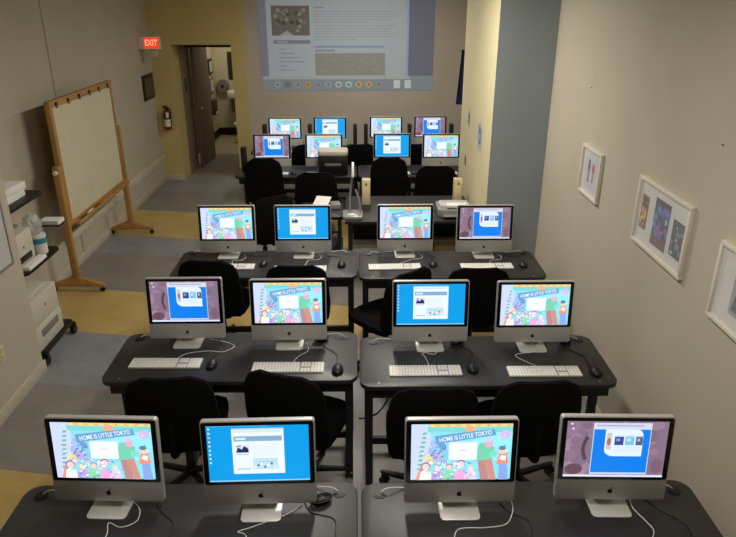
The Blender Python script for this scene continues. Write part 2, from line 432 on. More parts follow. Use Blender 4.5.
def paint_page():
    P = Paint(W_, H_); P.rect(0, 0, 1, 1, (4, 150, 222))
    P.rect(0, 0, .6, .016, (70, 170, 226)); P.rect(0, .978, 1, 1, (140, 205, 240))
    for i in range(9): P.rect(.014, .04 + i * .075, .034, .068 + i * .075, (206, 226, 240) if i != 2 else (250, 150, 140))
    P.rect(.245, .045, .755, .86, (226, 236, 244)); P.rect(.245, .045, .755, .075, (176, 206, 226)); P.rect(.26, .09, .72, .12, (206, 216, 226))
    P.rect(.262, .185, .735, .275, (128, 168, 196)); P.rect(.28, .21, .38, .25, (206, 224, 236))
    P.rect(.275, .34, .41, .48, (208, 214, 226))
    P.poly([(.28, .475), (.405, .475), (.40, .40), (.36, .36), (.34, .42), (.30, .38)], (34, 40, 92))
    P.rect(.29, .35, .33, .37, (110, 120, 160)); P.rect(.275, .5, .40, .51, (110, 140, 190))
    for i in range(8): P.rect(.44, .34 + i * .028, .70 - (i % 3) * .02, .350 + i * .028, (214, 220, 228))
    P.rect(.44, .58, .69, .78, (186, 216, 230))
    for i in range(7): P.ell(.46 + i * .033, .74 - (i % 3) * .03, .012, .022, (70, 100, 150) if i % 2 else (236, 244, 250), n=7)
    P.rect(.28, .765, .42, .778, (130, 140, 160)); P.rect(.5, .64, .66, .65, (150, 180, 200))
    return P.mesh('screen', M['screen'])
def paint_mauve():
    P = Paint(W_, H_); P.rect(0, 0, 1, 1, (128, 108, 128))
    rnd = random.Random(9)
    for i in range(60):
        u = rnd.random(); v = rnd.random(); c = 110 + rnd.random() * 40; r = .02 + rnd.random() * .05
        P.ell(min(max(u, r), 1 - r), min(max(v, r * 1.5), 1 - r * 1.5), r, r * 1.5, (c + 12, c - 14, c + 8), n=9)
    for k in range(7): P.ell(.205 - .03 * math.sin(k * .5), .3 + k * .06, .022, .038, (84, 60, 78), n=9)
    P.ell(.1, .86, .09, .1, (100, 72, 84)); P.ell(.93, .8, .06, .14, (120, 92, 110))
    P.rect(.03, .03, .06, .06, (210, 205, 220)); P.rect(.05, .11, .07, .15, (210, 205, 220))
    P.rect(.262, .025, .835, .95, (196, 212, 236)); P.rect(.262, .025, .835, .14, (206, 210, 226)); P.rect(.29, .06, .76, .085, (160, 170, 196))
    P.rect(.27, .14, .828, .92, (10, 122, 226))
    pts = [(.385, .14), (.385, .5)] + [(.385 + .09 * (1 - math.cos(a)), .5 + .12 * math.sin(a)) for a in (0.4, .8, 1.2, 1.57)] + \
          [(.76, .62), (.76, .26)] + [(.70 + .06 * math.cos(a), .26 - .12 * math.sin(a)) for a in (.4, .8, 1.2, 1.57)]
    P.poly(pts, (218, 232, 248))
    P.rect(.40, .20, .45, .50, (206, 186, 190)); P.ell(.425, .36, .02, .07, (160, 110, 100), n=8)
    for (u, c, c2) in ((.48, (48, 70, 140), (120, 150, 200)), (.585, (120, 186, 230), (190, 220, 240)), (.69, (86, 92, 120), (170, 180, 196))):
        w = .09 if u < .69 else .068
        P.rect(u, .27, u + w, .42, c); P.rect(u + .015, .3, u + w * .6, .35, c2); P.rect(u, .25, u + w, .262, (150, 176, 210))
    for i in range(3): P.rect(.48, .455 + i * .035, .74, .463 + i * .035, (190, 206, 226))
    P.rect(0, .962, 1, 1, (214, 220, 240))
    return P.mesh('screen', M['screen'])
SCR = {'A': paint_mural(), 'B': paint_page(), 'C': paint_mauve()}
SNAME = {'A': 'a colourful street mural', 'B': 'a white page on blue', 'C': 'blue window on mauve wallpaper'}

# ------------------------------------------------------------------ computer
BW, BH, BT = .476, .404, .028      # body
ZB = .038                           # chin bottom above the desk
def make_computer():
    # origin: desk level under the screen face; front is -y
    t = thing('desktop_computer', 'x', 'computer')
    tilt = Matrix.Translation((0, 0, ZB)) @ Matrix.Rotation(math.radians(-6), 4, 'X')
    h = MB()
    h.prism(rrect(BW, BH, .014, 5, 0, BH / 2), 0, BT, bev=.003, T=tilt @ Matrix.Translation((0, BT, 0)) @ XZ)
    # bulging back
    b = bmesh.new(); rows = []
    for i in range(9):
        a = i / 8; s_ = math.cos(a * PI / 2) ** .6 if a < 1 else 0.35
        rows.append((BW * .5 * (.55 + .45 * s_) * .98, BT + .03 * math.sin(a * PI / 2)))
    ring = []
    for (hw, y) in rows:
        k = hw / (BW / 2)
        ring.append([b.verts.new((x * k, y, BH / 2 + (z - BH / 2) * k)) for x, z in rrect(BW, BH, .03, 5, 0, BH / 2)])
    n = len(ring[0])
    for i in range(len(ring) - 1):
        for k in range(n): b.faces.new((ring[i][k], ring[i + 1][k], ring[i + 1][(k + 1) % n], ring[i][(k + 1) % n]))
    b.faces.new(ring[-1]); b.faces.new(ring[0][::-1]); bmesh.ops.recalc_face_normals(b, faces=b.faces)
    h.add(b, None, tilt)
    body = h.build('housing', M['alu'], t)
    g = MB().prism(rrect(BW - .010, .296, .010, 5, 0, BH - .006 - .296 / 2), 0, .0025, T=tilt @ Matrix.Translation((0, .001, 0)) @ XZ)
    bd = g.build('display_border', M['glass_black'], t)
    s = link('screen', SCR['A'], bd); s.matrix_local = tilt @ Matrix.Translation((0, -.0019, BH - .006 - .296 / 2))
    # logo: bitten apple with a leaf
    pts = []
    for k in range(28):
        a = 2 * PI * k / 28; r = 1 + .08 * math.cos(2 * a) - .16 * math.exp(-((a - PI / 2) / .28) ** 2) - .08 * math.exp(-((a - 1.5 * PI) / .25) ** 2)
        x, z = r * math.cos(a) * .94, r * math.sin(a)
        if x > .5 and -.25 < z < .55: x = .94 - math.sqrt(max(0, .42 ** 2 - (z - .15) ** 2)) * .8
        pts.append((x * .0115, z * .0115))
    lg = MB().prism(pts, 0, .0015, T=tilt @ Matrix.Translation((0, .0005, .043)) @ XZ)
    lg.prism([(.000, .0125), (.001, .0165), (.0055, .0205), (.0055, .0165), (.003, .0135)], 0, .0015, T=tilt @ Matrix.Translation((0, .0005, .043)) @ XZ)
    lg.build('logo', M['logo'], body)
    # bent aluminium stand
    f = MB()
    f.prism(rrect(.172, .19, .022, 5, 0, .025), 0, .007, bev=.0015)
    prof = [(.105, .003), (.116, .012), (.118, .05), (.105, .13), (.095, .19), (.08, .22)]
    b = bmesh.new(); R = []
    for i, (y, z) in enumerate(prof):
        w = .083 - i * .003
        R.append([b.verts.new(p) for p in ((-w, y, z), (w, y, z), (w, y - .008, z + .004), (-w, y - .008, z + .004))])
    for i in range(len(R) - 1):
        for k in range(4): b.faces.new((R[i][k], R[i][(k + 1) % 4], R[i + 1][(k + 1) % 4], R[i + 1][k]))
    b.faces.new(R[0][::-1]); b.faces.new(R[-1]); bmesh.ops.recalc_face_normals(b, faces=b.faces)
    f.add(b); f.build('stand', M['alu_foot'], t)
    return t
# ------------------------------------------------------------------ keyboard, mouse
def make_keyboard():
    t = thing('keyboard', 'x', 'keyboard')
    MB().prism(rrect(.43, .114, .008, 4), 0, .008, bev=.001).build('base', M['kb_base'], t)
    k = MB(); ys = [-.043 + i * .0185 for i in range(6)]
    for r, y in enumerate(ys):
        hh = .0155 if r < 5 else .009
        for (x0, n) in ((-.211, 15), (.078, 3), (.139, 4)):
            i = 0
            while i < n:
                w = 1
                if r == 0 and n == 15 and i == 4: w = 6
                if r == 2 and n == 3: break
                k.box(x0 + i * .0187, x0 + (i + w) * .0187 - .003, y - hh / 2, y + hh / 2, .0075, .0112)
                i += w
    k.build('keys', M['key'], t, smooth=False)
    return t
def make_mouse():
    t = thing('mouse', 'x', 'mouse')
    b = bmesh.new(); bmesh.ops.create_uvsphere(b, u_segments=20, v_segments=12, radius=1)
    for v in b.verts:
        v.co.x *= .035 * (1 - .12 * v.co.y); v.co.y *= .057; v.co.z = max(v.co.z, -.25) * .030 + .0075
    sh = MB().add(b).build('shell', M['plastic_black'], t)
    MB().cyl((-.004, .025, .031), (.004, .025, .031), .009, n=14).build('scroll_wheel', M['steel_black'], sh)
    return t
# ------------------------------------------------------------------ desk
DW, DD, DH = 1.50, .59, .74
def make_desk(side, w=DW, d=DD):
    t = thing('computer_desk', 'x', 'desk')            # origin on the floor under the middle of the rear edge; front is -y
    MB().prism(rrect(w - .006, d, .07, 6, 0, -d / 2), DH - .027, DH, bev=.003).build('tabletop', M['desk'], t)
    for sx in (-1, 1):
        MB().cyl((sx * (w / 2 - .085), -.07, DH), (sx * (w / 2 - .085), -.07, DH + .0025), .030, n=24)\
            .cyl((sx * (w / 2 - .085), -.07, DH + .002), (sx * (w / 2 - .085), -.07, DH + .004), .021, n=24).build('grommet', M['plastic_black'], t)
    for sx in (-1, 1):
        x = sx * (w / 2 - (.13 if sx == side else .055))
        for y in (-d + .06, -.06):
            l = MB().box(x - .022, x + .022, y - .022, y + .022, .012, DH - .027, bev=.003)
            l.cyl((x, y, 0), (x, y, .014), .018, n=14); l.build('leg', M['steel_black'], t)
        MB().box(x - .02, x + .02, -d + .082, -.082, .06, .11, bev=.003).build('side_rail', M['steel_black'], t)
    MB().box(-w / 2 + .05, w / 2 - .05, -d + .035, -d + .06, DH - .10, DH - .027, bev=.002).build('front_apron', M['steel_black'], t)
    MB().box(-w / 2 + (.153 if side < 0 else .078), w / 2 - (.153 if side > 0 else .078), -.23, -.20, .06, .11, bev=.003).build('crossbar', M['steel_black'], t)
    sb = MB()
    for sx in (-1, 1): sb.cyl((sx * (w / 2 - .11), -d + .04, DH), (sx * (w / 2 - .11), -d + .04, DH + .0008), .006, n=10)
    sb.build('screw_caps', M['silver'], t)
    return t
# ------------------------------------------------------------------ office chair (faces +y)
def make_chair():
    t = thing('office_chair', 'x', 'chair')
    s = MB(); b = bmesh.new()
    bmesh.ops.create_cube(b, size=2); bmesh.ops.subdivide_edges(b, edges=b.edges[:], cuts=5, use_grid_fill=True)
    for v in b.verts:
        x, y, z = v.co; k = 1 - .10 * abs(x) ** 4 * abs(y) ** 4
        rr = 1 - .12 * z * z if abs(z) > .9 else 1
        v.co = Vector((x * .24 * k * rr, y * .235 * k * rr, .465 + z * .035 - .012 * (x * x)))
    s.add(b); s.build('seat', M['fabric'], t)
    b = bmesh.new(); nx, nz = 12, 12; F = []; Bk = []
    for j in range(nz + 1):
        v = j / nz; row = []; rowb = []
        for i in range(nx + 1):
            u = i / nx * 2 - 1; w = .252 * (1 - .10 * max(0, v - .35) ** 1.5 / .52 - .25 * max(0, .25 - v))
            # super-ellipse outline
            vv = v * 2 - 1; m_ = (1 - abs(vv) ** 4.5) ** (1 / 4.5) if abs(vv) < 1 else 0.0
            m_ = max(m_, .55)
            x = u * w * m_
            z = .42 + v * .53; y = -.255 - .05 * (v - .3) + .045 * (x / .235) ** 2 * 1.0 - .018 * math.sin(v * PI)
            e = min(1, (1 - abs(u)) * 5) * min(1, min(v, 1 - v) * 7); th = .012 + .020 * math.sqrt(max(0, e))
            row.append(b.verts.new((x, y + th, z))); rowb.append(b.verts.new((x, y - th, z)))
        F.append(row); Bk.append(rowb)
    for j in range(nz):
        for i in range(nx):
            b.faces.new((F[j][i + 1], F[j][i], F[j + 1][i], F[j + 1][i + 1])); b.faces.new((Bk[j][i], Bk[j][i + 1], Bk[j + 1][i + 1], Bk[j + 1][i]))
    for j in range(nz):
        b.faces.new((F[j][0], Bk[j][0], Bk[j + 1][0], F[j + 1][0])); b.faces.new((Bk[j][nx], F[j][nx], F[j + 1][nx], Bk[j + 1][nx]))
    for i in range(nx):
        b.faces.new((Bk[0][i], F[0][i], F[0][i + 1], Bk[0][i + 1])); b.faces.new((F[nz][i], Bk[nz][i], Bk[nz][i + 1], F[nz][i + 1]))
    bmesh.ops.recalc_face_normals(b, faces=b.faces)
    MB().add(b).build('backrest', M['fabric'], t)
    MB().tube([(0, -.06, .40), (0, -.22, .405), (0, -.318, .46), (0, -.322, .60), (0, -.312, .68)], .017, n=10).build('back_support', M['fabric'], t)
    c = MB().cyl((0, 0, .10), (0, 0, .30), .026).cyl((0, 0, .28), (0, 0, .41), .017).box(-.10, .10, -.09, .09, .40, .428, bev=.006)
    c.build('gas_column', M['steel_black'], t)
    base = MB().cyl((0, 0, .075), (0, 0, .125), .040, .034)
    for k in range(5):
        a = 2 * PI * k / 5 + .31
        T = Matrix.Rotation(a, 4, 'Z')
        base.prism([(.02, -.022), (.27, -.014), (.285, 0), (.27, .014), (.02, .022)], .066, .090, bev=.004, T=T)
    star = base.build('star_base', M['plastic_black'], t)
    for k in range(5):
        a = 2 * PI * k / 5 + .31; cx, cy = .268 * math.cos(a), .268 * math.sin(a)
        T = Matrix.Translation((cx, cy, 0)) @ Matrix.Rotation(a + .6 * k, 4, 'Z')
        q = MB().cyl((-.024, .012, .026), (-.007, .012, .026), .026, T=T, n=18).cyl((.007, .012, .026), (.024, .012, .026), .026, T=T, n=18)
        q.cyl((-.01, .012, .026), (.01, .012, .026), .008, T=T, n=10).cyl((0, 0, .04), (0, 0, .072), .008, T=T, n=10).box(-.008, .008, -.008, .016, .03, .056, T=T)
        q.build('caster', M['plastic_black'], star)
    return t

proto_pc, proto_kb, proto_ms, proto_desks, proto_chair = make_computer(), make_keyboard(), make_mouse(), (make_desk(-1), make_desk(1)), make_chair()
used = {}
def place(proto, x, y, z, rz, label, group=None):
    if proto.name not in used: used[proto.name] = 1; o = proto
    else: o = copy_tree(proto)
    o.location = (x, y, z); o.rotation_euler = (0, 0, rz); o['label'] = label
    if group: o['group'] = group
    return o

ROWN = {1: 'front row', 2: 'second row', 3: 'third row', 4: 'fourth row', 5: 'last row'}
POSN = ['leftmost', 'second from left', 'third from left', 'rightmost']
# rear edge of left and right desk of each row
REAR = {1: (2.40, 2.39), 2: (3.845, 3.775), 3: (5.345, 5.31), 4: (8.42, 8.42), 5: (9.72, 9.72)}
for r, (ya, yb) in REAR.items():
    for k, y in enumerate((ya, yb)):
        place(proto_desks[k], (-.755 if k == 0 else .755), y, 0, 0, 'long black computer desk, %s half of the %s' % (['left', 'right'][k], ROWN[r]), 'black computer desks in rows')
# computers: row -> list of (x, foot-front y, yaw, screen)
PCS = {
    1: [(-1.082, 2.180, -.045, 'A'), (-.422, 2.152, .02, 'B'), (.430, 2.148, 0, 'A'), (1.085, 2.155, -.03, 'C')],
    2: [(-1.088, 3.635, .0, 'C'), (-.438, 3.605, 0, 'A'), (.450, 3.568, 0, 'B'), (1.095, 3.55, 0, 'A')],
    3: [(-1.10, 5.145, 0, 'A'), (-.462, 5.14, 0, 'B'), (.400, 5.145, 0, 'A'), (1.070, 5.12, 0, 'C')],
    4: [(-1.075, 8.14, .0, 'C'), (-.420, 8.14, 0, 'A'), (.440, 8.16, 0, 'B'), (1.06, 8.13, 0, 'A')],
    5: [(-1.030, 9.34, 0, 'A'), (-.388, 9.36, 0, 'B'), (.416, 9.40, 0, 'A'), (1.058, 9.43, 0, 'C')],
}
for r, lst in PCS.items():
    for i, (x, y, a, s) in enumerate(lst):
        o = place(proto_pc, x, y + .07, DH, a, 'silver computer with %s, %s in the %s' % (SNAME[s], POSN[i], ROWN[r]), 'all-in-one computers on the black desks')
        for ch in o.children_recursive:
            if ch.name.startswith('screen'): ch.data = SCR[s]

def cord(name, pts, r, m, parent=None, z=DH):
    return MB().tube([(x, y, z + r + (p[0] if p else 0)) for (x, y, *p) in pts], r, n=7, sub=7).build(name, m, parent)
# keyboards: row -> (x centre, y centre, yaw)
CORDS = []
KBS = {
    1: [(-1.09, 1.95, 0), (-.44, 1.93, 0), (.40, 1.94, 0), (1.05, 1.94, 0)],
    2: [(-1.165, 3.455, -.02), (-.422, 3.395, -.01), (.395, 3.345, .0), (1.097, 3.325, -.01)],
    3: [(-1.06, 4.97, 0), (-.47, 4.92, 0), (.30, 4.95, .03), (1.055, 4.95, 0)],
    4: [(-1.07, 7.975, 0), (-.42, 7.97, 0), (.44, 7.975, 0), (1.03, 7.965, 0)],
    5: [(-1.03, 9.20, 0), (-.39, 9.22, 0), (.42, 9.24, 0), (1.05, 9.24, 0)],
}
for r, lst in KBS.items():
    for i, (x, y, a) in enumerate(lst):
        o = place(proto_kb, x, y, DH, a, 'thin white keyboard in front of the %s computer of the %s' % (POSN[i], ROWN[r]), 'white keyboards')
        if r <= 3:
            px, py = PCS[r][i][0], PCS[r][i][1]
            s = -1 if (r, i) in ((2, 2),) else 1
            if r == 1:
                pts = {0: [(x + .02, y + .056), (px + .035, py - .09), (px + .02, py - .02), (px + .08, py - .045), (px + .135, py - .01), (px + .125, py + .06), (px + .07, py + .12)],
                       1: [(x + .0, y + .056), (px - .05, py - .07), (px - .085, py - .05), (px - .02, py - .02), (px + .115, py + .05), (px + .17, py + .10)],
                       2: [(x - .02, y + .056), (px - .02, py - .05), (px + .10, py - .04), (px + .19, py - .02), (px + .235, py + .06), (px + .24, py + .12)],
                       3: [(x + .12, y + .056), (px + .14, py - .08), (px + .13, py - .02), (px + .105, py + .06), (px + .12, py + .14)]}[i]
            elif (r, i) == (2, 0): pts = [(x + .05, y + .056), (px + .02, py - .06), (px + .14, py - .03), (px + .24, py - .04), (px + .30, py + .03), (px + .22, py + .09), (px + .13, py + .12)]
            elif (r, i) == (2, 1): pts = [(x + .02, y + .056), (px + .07, py - .07), (px + .115, py - .02), (px + .12, py + .03), (px + .10, py + .10)]
            elif (r, i) == (2, 2): pts = [(x + .03, y + .056), (px - .04, py - .06), (px - .055, py - .02), (px - .02, py + .0), (px - .02, py - .03, .009), (px + .02, py - .04, .009), (px + .04, py + .0, .009), (px + .03, py + .06, .009)]
            elif (r, i) == (2, 3): pts = [(x - .02, y + .056), (px - .12, py - .05), (px - .10, py - .01), (px - .02, py - .01, .010), (px + .03, py + .03, .010), (px + .03, py + .09, .010)]
            else:
                pts = [(x + .03 * s, y + .056), (px + .05, py - .03), (px + .12, py - .02), (px + .15, py + .04), (px + .12, py + .11)]
            CORDS.append(('keyboard_cord', pts, .0022, M['cable_white'], o))
MSE = {1: [(-.78, 1.96), (-.09, 1.98), (.72, 1.95), (1.38, 1.93)], 2: [(-.885, 3.435), (-.125, 3.36), (.68, 3.365), (1.40, 3.315)],
       3: [(-.78, 5.02), (-.135, 4.995), (.62, 4.99), (1.36, 4.97)], 4: [(-.79, 7.96), (-.155, 7.96), (.71, 7.96), (1.31, 7.96)]}
for r, lst in MSE.items():
    for i, (x, y) in enumerate(lst):
        o = place(proto_ms, x, y, DH, random.uniform(-.15, .15), 'small black mouse to the right of the %s keyboard in the %s' % (POSN[i], ROWN[r]), 'black mice')
        if r <= 3:
            px = PCS[r][i][0]; py = PCS[r][i][1]; e = min(px + .23, 1.44)
            CORDS.append(('mouse_cord', [(x, y + .05), (x - .01, y + .10), ((x + e) / 2 + .03, y + .19), (e - .02, py + .06), (e - .06, py + .15)], .002, M['cable_black'], o))
for (nm, pts, rad, m, o) in CORDS:
    c = cord(nm, pts, rad, m)
    c.data.transform((Matrix.Translation(o.location) @ Matrix.Rotation(o.rotation_euler.z, 4, 'Z')).inverted()); c.parent = o
# white power leads running into the desk grommets
for r in (1, 2, 3):
    for i, (x, y, a, s) in enumerate(PCS[r]):
        k = 0 if i < 2 else 1; cx = -.755 if k == 0 else .755; gy = REAR[r][k] - .07
        gx = cx + (-1 if i % 2 == 0 else 1) * (DW / 2 - .085); sg = 1 if gx > x else -1
        o = cord('power_lead', [(x + sg * .05, y + .125), (x + sg * .13, y + .15), ((x + gx) / 2 + sg * .05, gy + .03), (gx - sg * .04, gy + .012, .018), (gx - sg * .008, gy, .008)], .0028, M['cable_white'])
        tag(o, 'white power lead at the desk hole near the %s computer, %s' % (POSN[i], ROWN[r]), 'cable', 'white power leads')
# dark adapter bundles behind some computers
for (x, y, lab) in ((-.17, 2.275, 'black cable bundle on the front left desk beside its right hole'), (-.24, 3.735, 'black cable bundle on the second-row left desk beside the mural computer'),
                    (.63, 3.68, 'black cable bundle on the second-row right desk beside the web page computer'), (1.33, 3.68, 'black cable bundle at the right end of the second-row desk')):
    m = MB()
    for k in range(3):
        pts = [(math.cos(a) * (.035 + .008 * k) , math.sin(a) * (.020 + .004 * k), .006 + .006 * k + .002 * math.sin(3 * a)) for a in [2 * PI * q / 9 for q in range(10)]]
        m.tube(pts, .004, n=7, sub=3)
    m.box(-.018, .018, -.012, .012, .0, .018, bev=.003)
    tag(m.build('cable_bundle', M['cable_black'], None, (x, y, DH), .4), lab, 'cable', 'black cable bundles')
# loose lead hanging between the second-row desks
tag(MB().tube([(-.0, 3.50, .30), (.03, 3.46, .33), (.12, 3.42, .40), (.19, 3.44, .52), (.23, 3.48, .70)], .005, n=7).build('hanging_lead', M['cable_black']), 'thin black lead hanging under the right second-row desk', 'cable')

# ------------------------------------------------------------------ chairs
CH = [  # x, y, yaw, label
    (-1.04, 3.29, .04, 'black office chair at the left end of the second row'),
    (-.33, 3.30, -.34, 'black office chair turned aside at the second left seat of the second row'),
    (.40, 3.17, .0, 'black office chair at the third seat of the second row'),
    (.955, 3.22, .05, 'black office chair at the right seat of the second row'),
    (-1.14, 4.95, -.10, 'black office chair at the left end of the third row'),
    (-.47, 4.84, .0, 'black office chair behind the mural screen, second seat of the third row'),
    (.22, 4.66, .70, 'black office chair twisted sideways at the third seat of the third row'),
    (.91, 4.77, .0, 'black office chair at the right seat of the third row'),
    (-1.12, 7.93, .0, 'tall black office chair at the left end of the fourth row'),
    (-.48, 7.62, .0, 'black office chair in front of the pale-lidded printer'),
    (.38, 7.95, .0, 'black office chair in front of the blue web page screen in the fourth row'),
    (.94, 7.90, .0, 'black office chair beside the cream column in the fourth row'),
    (-1.00, 6.62, .55, 'black office chair left alone in the aisle behind the third row'),
    (-.74, 9.12, .3, 'black office chair at the left end of the last row'),
    (-.02, 9.12, .2, 'black office chair near the middle of the last row'),
    (.74, 9.12, .2, 'black office chair at the right half of the last row'),
]
for (x, y, a, lab) in CH:
    o = place(proto_chair, x, y, 0, a, lab, 'black office chairs')
    if y in (7.93, 7.95): o.scale = (.92, .95, 1.06)
    if x in (-.33, -1.04): o.scale = (1, 1, .97)

# ------------------------------------------------------------------ middle table, its devices
t = thing('side_table', 'dark grey work table carrying the document camera and flatbed printer', 'table', (.525, 7.0, 0))
MB().prism(rrect(1.30, .88, .03, 4, 0, -.44), DH - .03, DH, bev=.003).build('tabletop', M['worktop'], t)
for sx in (-.60, .60):
    for y in (-.82, -.06):
        MB().box(sx - .022, sx + .022, y - .022, y + .022, 0, DH - .03, bev=.003).build('leg', M['steel_black'], t)
MB().box(-.575, .575, -.09, -.06, .15, DH - .03).build('modesty_panel', M['steel_black'], t)
t = thing('document_camera', 'silver document camera with a raised arm on the middle table', 'document camera', (-.05, 6.28, DH))
MB().prism(rrect(.20, .24, .03, 4), 0, .035, bev=.006).build('base', M['silver'], t)
MB().tube([(-.03, .05, .03), (-.025, .06, .20), (.0, .05, .42)], .011, n=10).build('arm', M['silver'], t)
MB().prism(rrect(.026, .15, .010, 4), -.012, .012, bev=.004, T=Matrix.Translation((.005, .03, .47)) @ Matrix.Rotation(1.2, 4, 'X')).build('camera_head', M['alu_foot'], t)
MB().tube([(.08, .02, .03), (.065, .03, .16), (.03, .04, .27)], .009, n=10).build('lamp_arm', M['silver'], t)
MB().box(-.05, .02, -.09, -.04, .035, .045, bev=.002).build('control_panel', M['white_plastic'], t)
def speaker(x, y, z, h, m, lab, name='speaker', w=.09, d=.10, rz=0):
    t = thing(name, lab, 'speaker', (x, y, z), rz)
    MB().prism(rrect(w, d, .012, 4), 0, h, bev=.006).build('cabinet', m, t)
    MB().box(-w * .38, w * .38, -d / 2 - .003, -d / 2 + .002, h * .12, h * .72, bev=.001).build('grille', m, t)
    MB().cyl((0, -d / 2 + .001, h * .84), (0, -d / 2 - .006, h * .84), .010, n=16).build('knob', M['dark'], t)
speaker(.09, 6.72, DH, .27, M['beige'], 'beige desktop speaker behind the document camera')
speaker(1.06, 6.72, DH, .27, M['beige'], 'beige desktop speaker beside the cream column')
t = thing('flatbed_printer', 'low silver printer with paper tray on the middle table next to the column', 'printer', (.98, 6.38, DH))
MB().prism(rrect(.36, .32, .05, 5), .0, .085, bev=.012).build('body', M['silver'], t)
MB().prism(rrect(.30, .20, .04, 5, 0, .03), .083, .10, bev=.006).build('lid', M['alu_foot'], t)
MB().box(-.13, .13, -.22, -.13, .025, .035, bev=.003).build('paper_tray', M['printer_grey'], t)
tag(MB().box(-.10, .10, -.13, -.03, .0, .022).build('paper_stack', M['paper'], None, (.99, 6.37, DH + .10)), 'white paper stack lying on the silver printer by the column', 'paper')
# silver-lidded printer on the fourth row
t = thing('inkjet_printer', 'black inkjet printer with pale grey lid on the fourth-row desk', 'printer', (-.30, 7.99, DH))
MB().prism(rrect(.36, .20, .03, 5), 0, .24, bev=.01).build('body', M['plastic_black'], t)
MB().prism(rrect(.37, .26, .045, 5, 0, .02), .24, .30, bev=.022).build('scanner_lid', M['printer'], t)
MB().box(-.10, .10, -.105, -.098, .12, .15, bev=.002).build('output_slot', M['printer_grey'], t)
# black AV cart with papers, left of the middle table
t = thing('utility_cart', 'low black utility cart in the aisle left of the document camera', 'cart', (-.38, 6.55, 0))
for z in (.70, .30): MB().prism(rrect(.44, .50, .03, 4), z, z + .03, bev=.003).build('shelf', M['plastic_black'], t)
for sx in (-.19, .19):
    for sy in (-.22, .22):
        MB().box(sx - .014, sx + .014, sy - .014, sy + .014, .06, .70).build('post', M['steel_black'], t)
        MB().cyl((sx - .01, sy, .03), (sx + .01, sy, .03), .03, n=16).build('caster', M['plastic_black'], t)
tag(MB().box(-.08, .08, -.11, .11, 0, .012, T=Matrix.Rotation(.35, 4, 'X')).build('paper_sheaf', M['paper'], None, (-.38, 6.62, .775), -.25), 'tilted white paper sheaf lying on the black utility cart', 'paper')
tag(MB().box(-.05, .05, -.07, .07, 0, .05, bev=.004).build('small_box', M['printer_grey'], None, (-.235, 6.62, .73), .1), 'small grey-blue box next to the paper sheaf on the cart', 'box')
def carton(x, y, w, d, h, m, lab, rz=0):
    t = thing('storage_box', lab, 'box', (x, y, 0), rz)
    MB().box(-w / 2, w / 2, -d / 2, d / 2, 0, h, bev=.003).build('carton', m, t)
    MB().box(-w / 2, w / 2, -.025, .025, h, h + .0015).build('tape', M['beige'], t)
carton(.98, 6.75, .30, .30, .30, M['card'], 'brown cardboard box on the floor under the middle table')
carton(.09, 6.75, .30, .28, .27, M['paper'], 'white storage box on the floor under the document camera')
# black speakers on the last row
for (x, lab) in ((-1.33, 'black speaker left of the mural screen at the left end of the last row'), (-.68, 'black speaker between the first two computers of the last row'),
                 (-.03, 'left of the two slim black speakers in the middle of the last row'), (.125, 'right of the two slim black speakers in the middle of the last row'),
                 (.755, 'black speaker between the last two computers of the last row'), (1.36, 'black speaker at the right end of the last row')):
    speaker(x, 9.50, DH, .33, M['plastic_black'], lab, 'desk_speaker', w=.055, d=.13)
speaker(-1.42, 8.15, DH, .30, M['plastic_black'], 'black speaker at the left end of the fourth row', 'desk_speaker', w=.07, d=.09)

# ------------------------------------------------------------------ rolling easel board
t = thing('easel_board', 'tall oak framed rolling board with blank cream sheet by the left wall', 'board', (-2.85, 7.02, 0))
y0, y1, z0, z1 = -.85, .79, .69, 1.89
MB().box(.005, .02, y0 + .05, y1 - .05, z0 + .03, z1 - .06).build('board_sheet', M['board'], t, smooth=False)
MB().box(-.02, .005, y0 + .03, y1 - .03, z0 + .02, z1 - .03).build('backing', M['wood_y'], t, smooth=False)
MB().box(-.022, .03, y0, y1, z1 - .065, z1, bev=.004).build('frame_rail', M['wood_y'], t)
MB().box(-.022, .03, y0, y1, z0, z0 + .045, bev=.004).build('frame_rail', M['wood_y'], t)
MB().box(-.022, .03, y0, y0 + .055, z0 + .045, z1 - .065, bev=.004).build('frame_stile', M['wood'], t)
MB().box(-.022, .03, y1 - .04, y1, z0 + .045, z1 - .065, bev=.004).build('frame_stile', M['wood'], t)
MB().box(.03, .09, y0 + .06, y1 - .03, z0 - .005, z0 + .012, bev=.002).box(.084, .09, y0 + .06, y1 - .03, z0 + .012, z0 + .03).build('pen_tray', M['wood_y'], t)
for y, zt in ((y0 - .032, 1.30), (y1 + .07, 1.36)):
    MB().box(-.03, .03, y - .028, y + .028, .09, zt, bev=.005).build('post', M['wood'], t)
    ft = [(-.27, .055), (-.27, .085), (-.20, .105), (-.06, .155), (.06, .155), (.20, .105), (.27, .085), (.27, .055), (.12, .065), (-.12, .065)]
    MB().prism(ft, -.03, .03, bev=.004, T=Matrix.Translation((0, y, 0)) @ XZ).build('foot', M['wood'], t)
    for x in (-.245, .245):
        c = MB().cyl((x, y - .012, .025), (x, y + .012, .025), .025, n=18).cyl((x, y, .03), (x, y, .062), .007, n=10).box(x - .014, x + .014, y - .016, y + .016, .042, .058)
        c.build('caster', M['steel_black'], t)
    k = MB().cyl((.0, y - .025, 1.24), (.0, y - .06, 1.24), .022, .018, n=14) if y < 0 else MB().cyl((.0, y + .025, 1.24), (.0, y + .06, 1.24), .022, .018, n=14)
    k.build('pivot_knob', M['white_plastic'], t)
for i in range(6):
    y = y0 + .13 + i * .275
    MB().box(.03, .042, y - .018, y + .018, z1 - .05, z1 - .02, bev=.002).cyl((.036, y, z1 - .052), (.044, y, z1 - .075), .007, n=10).build('clip', M['dark'], t)
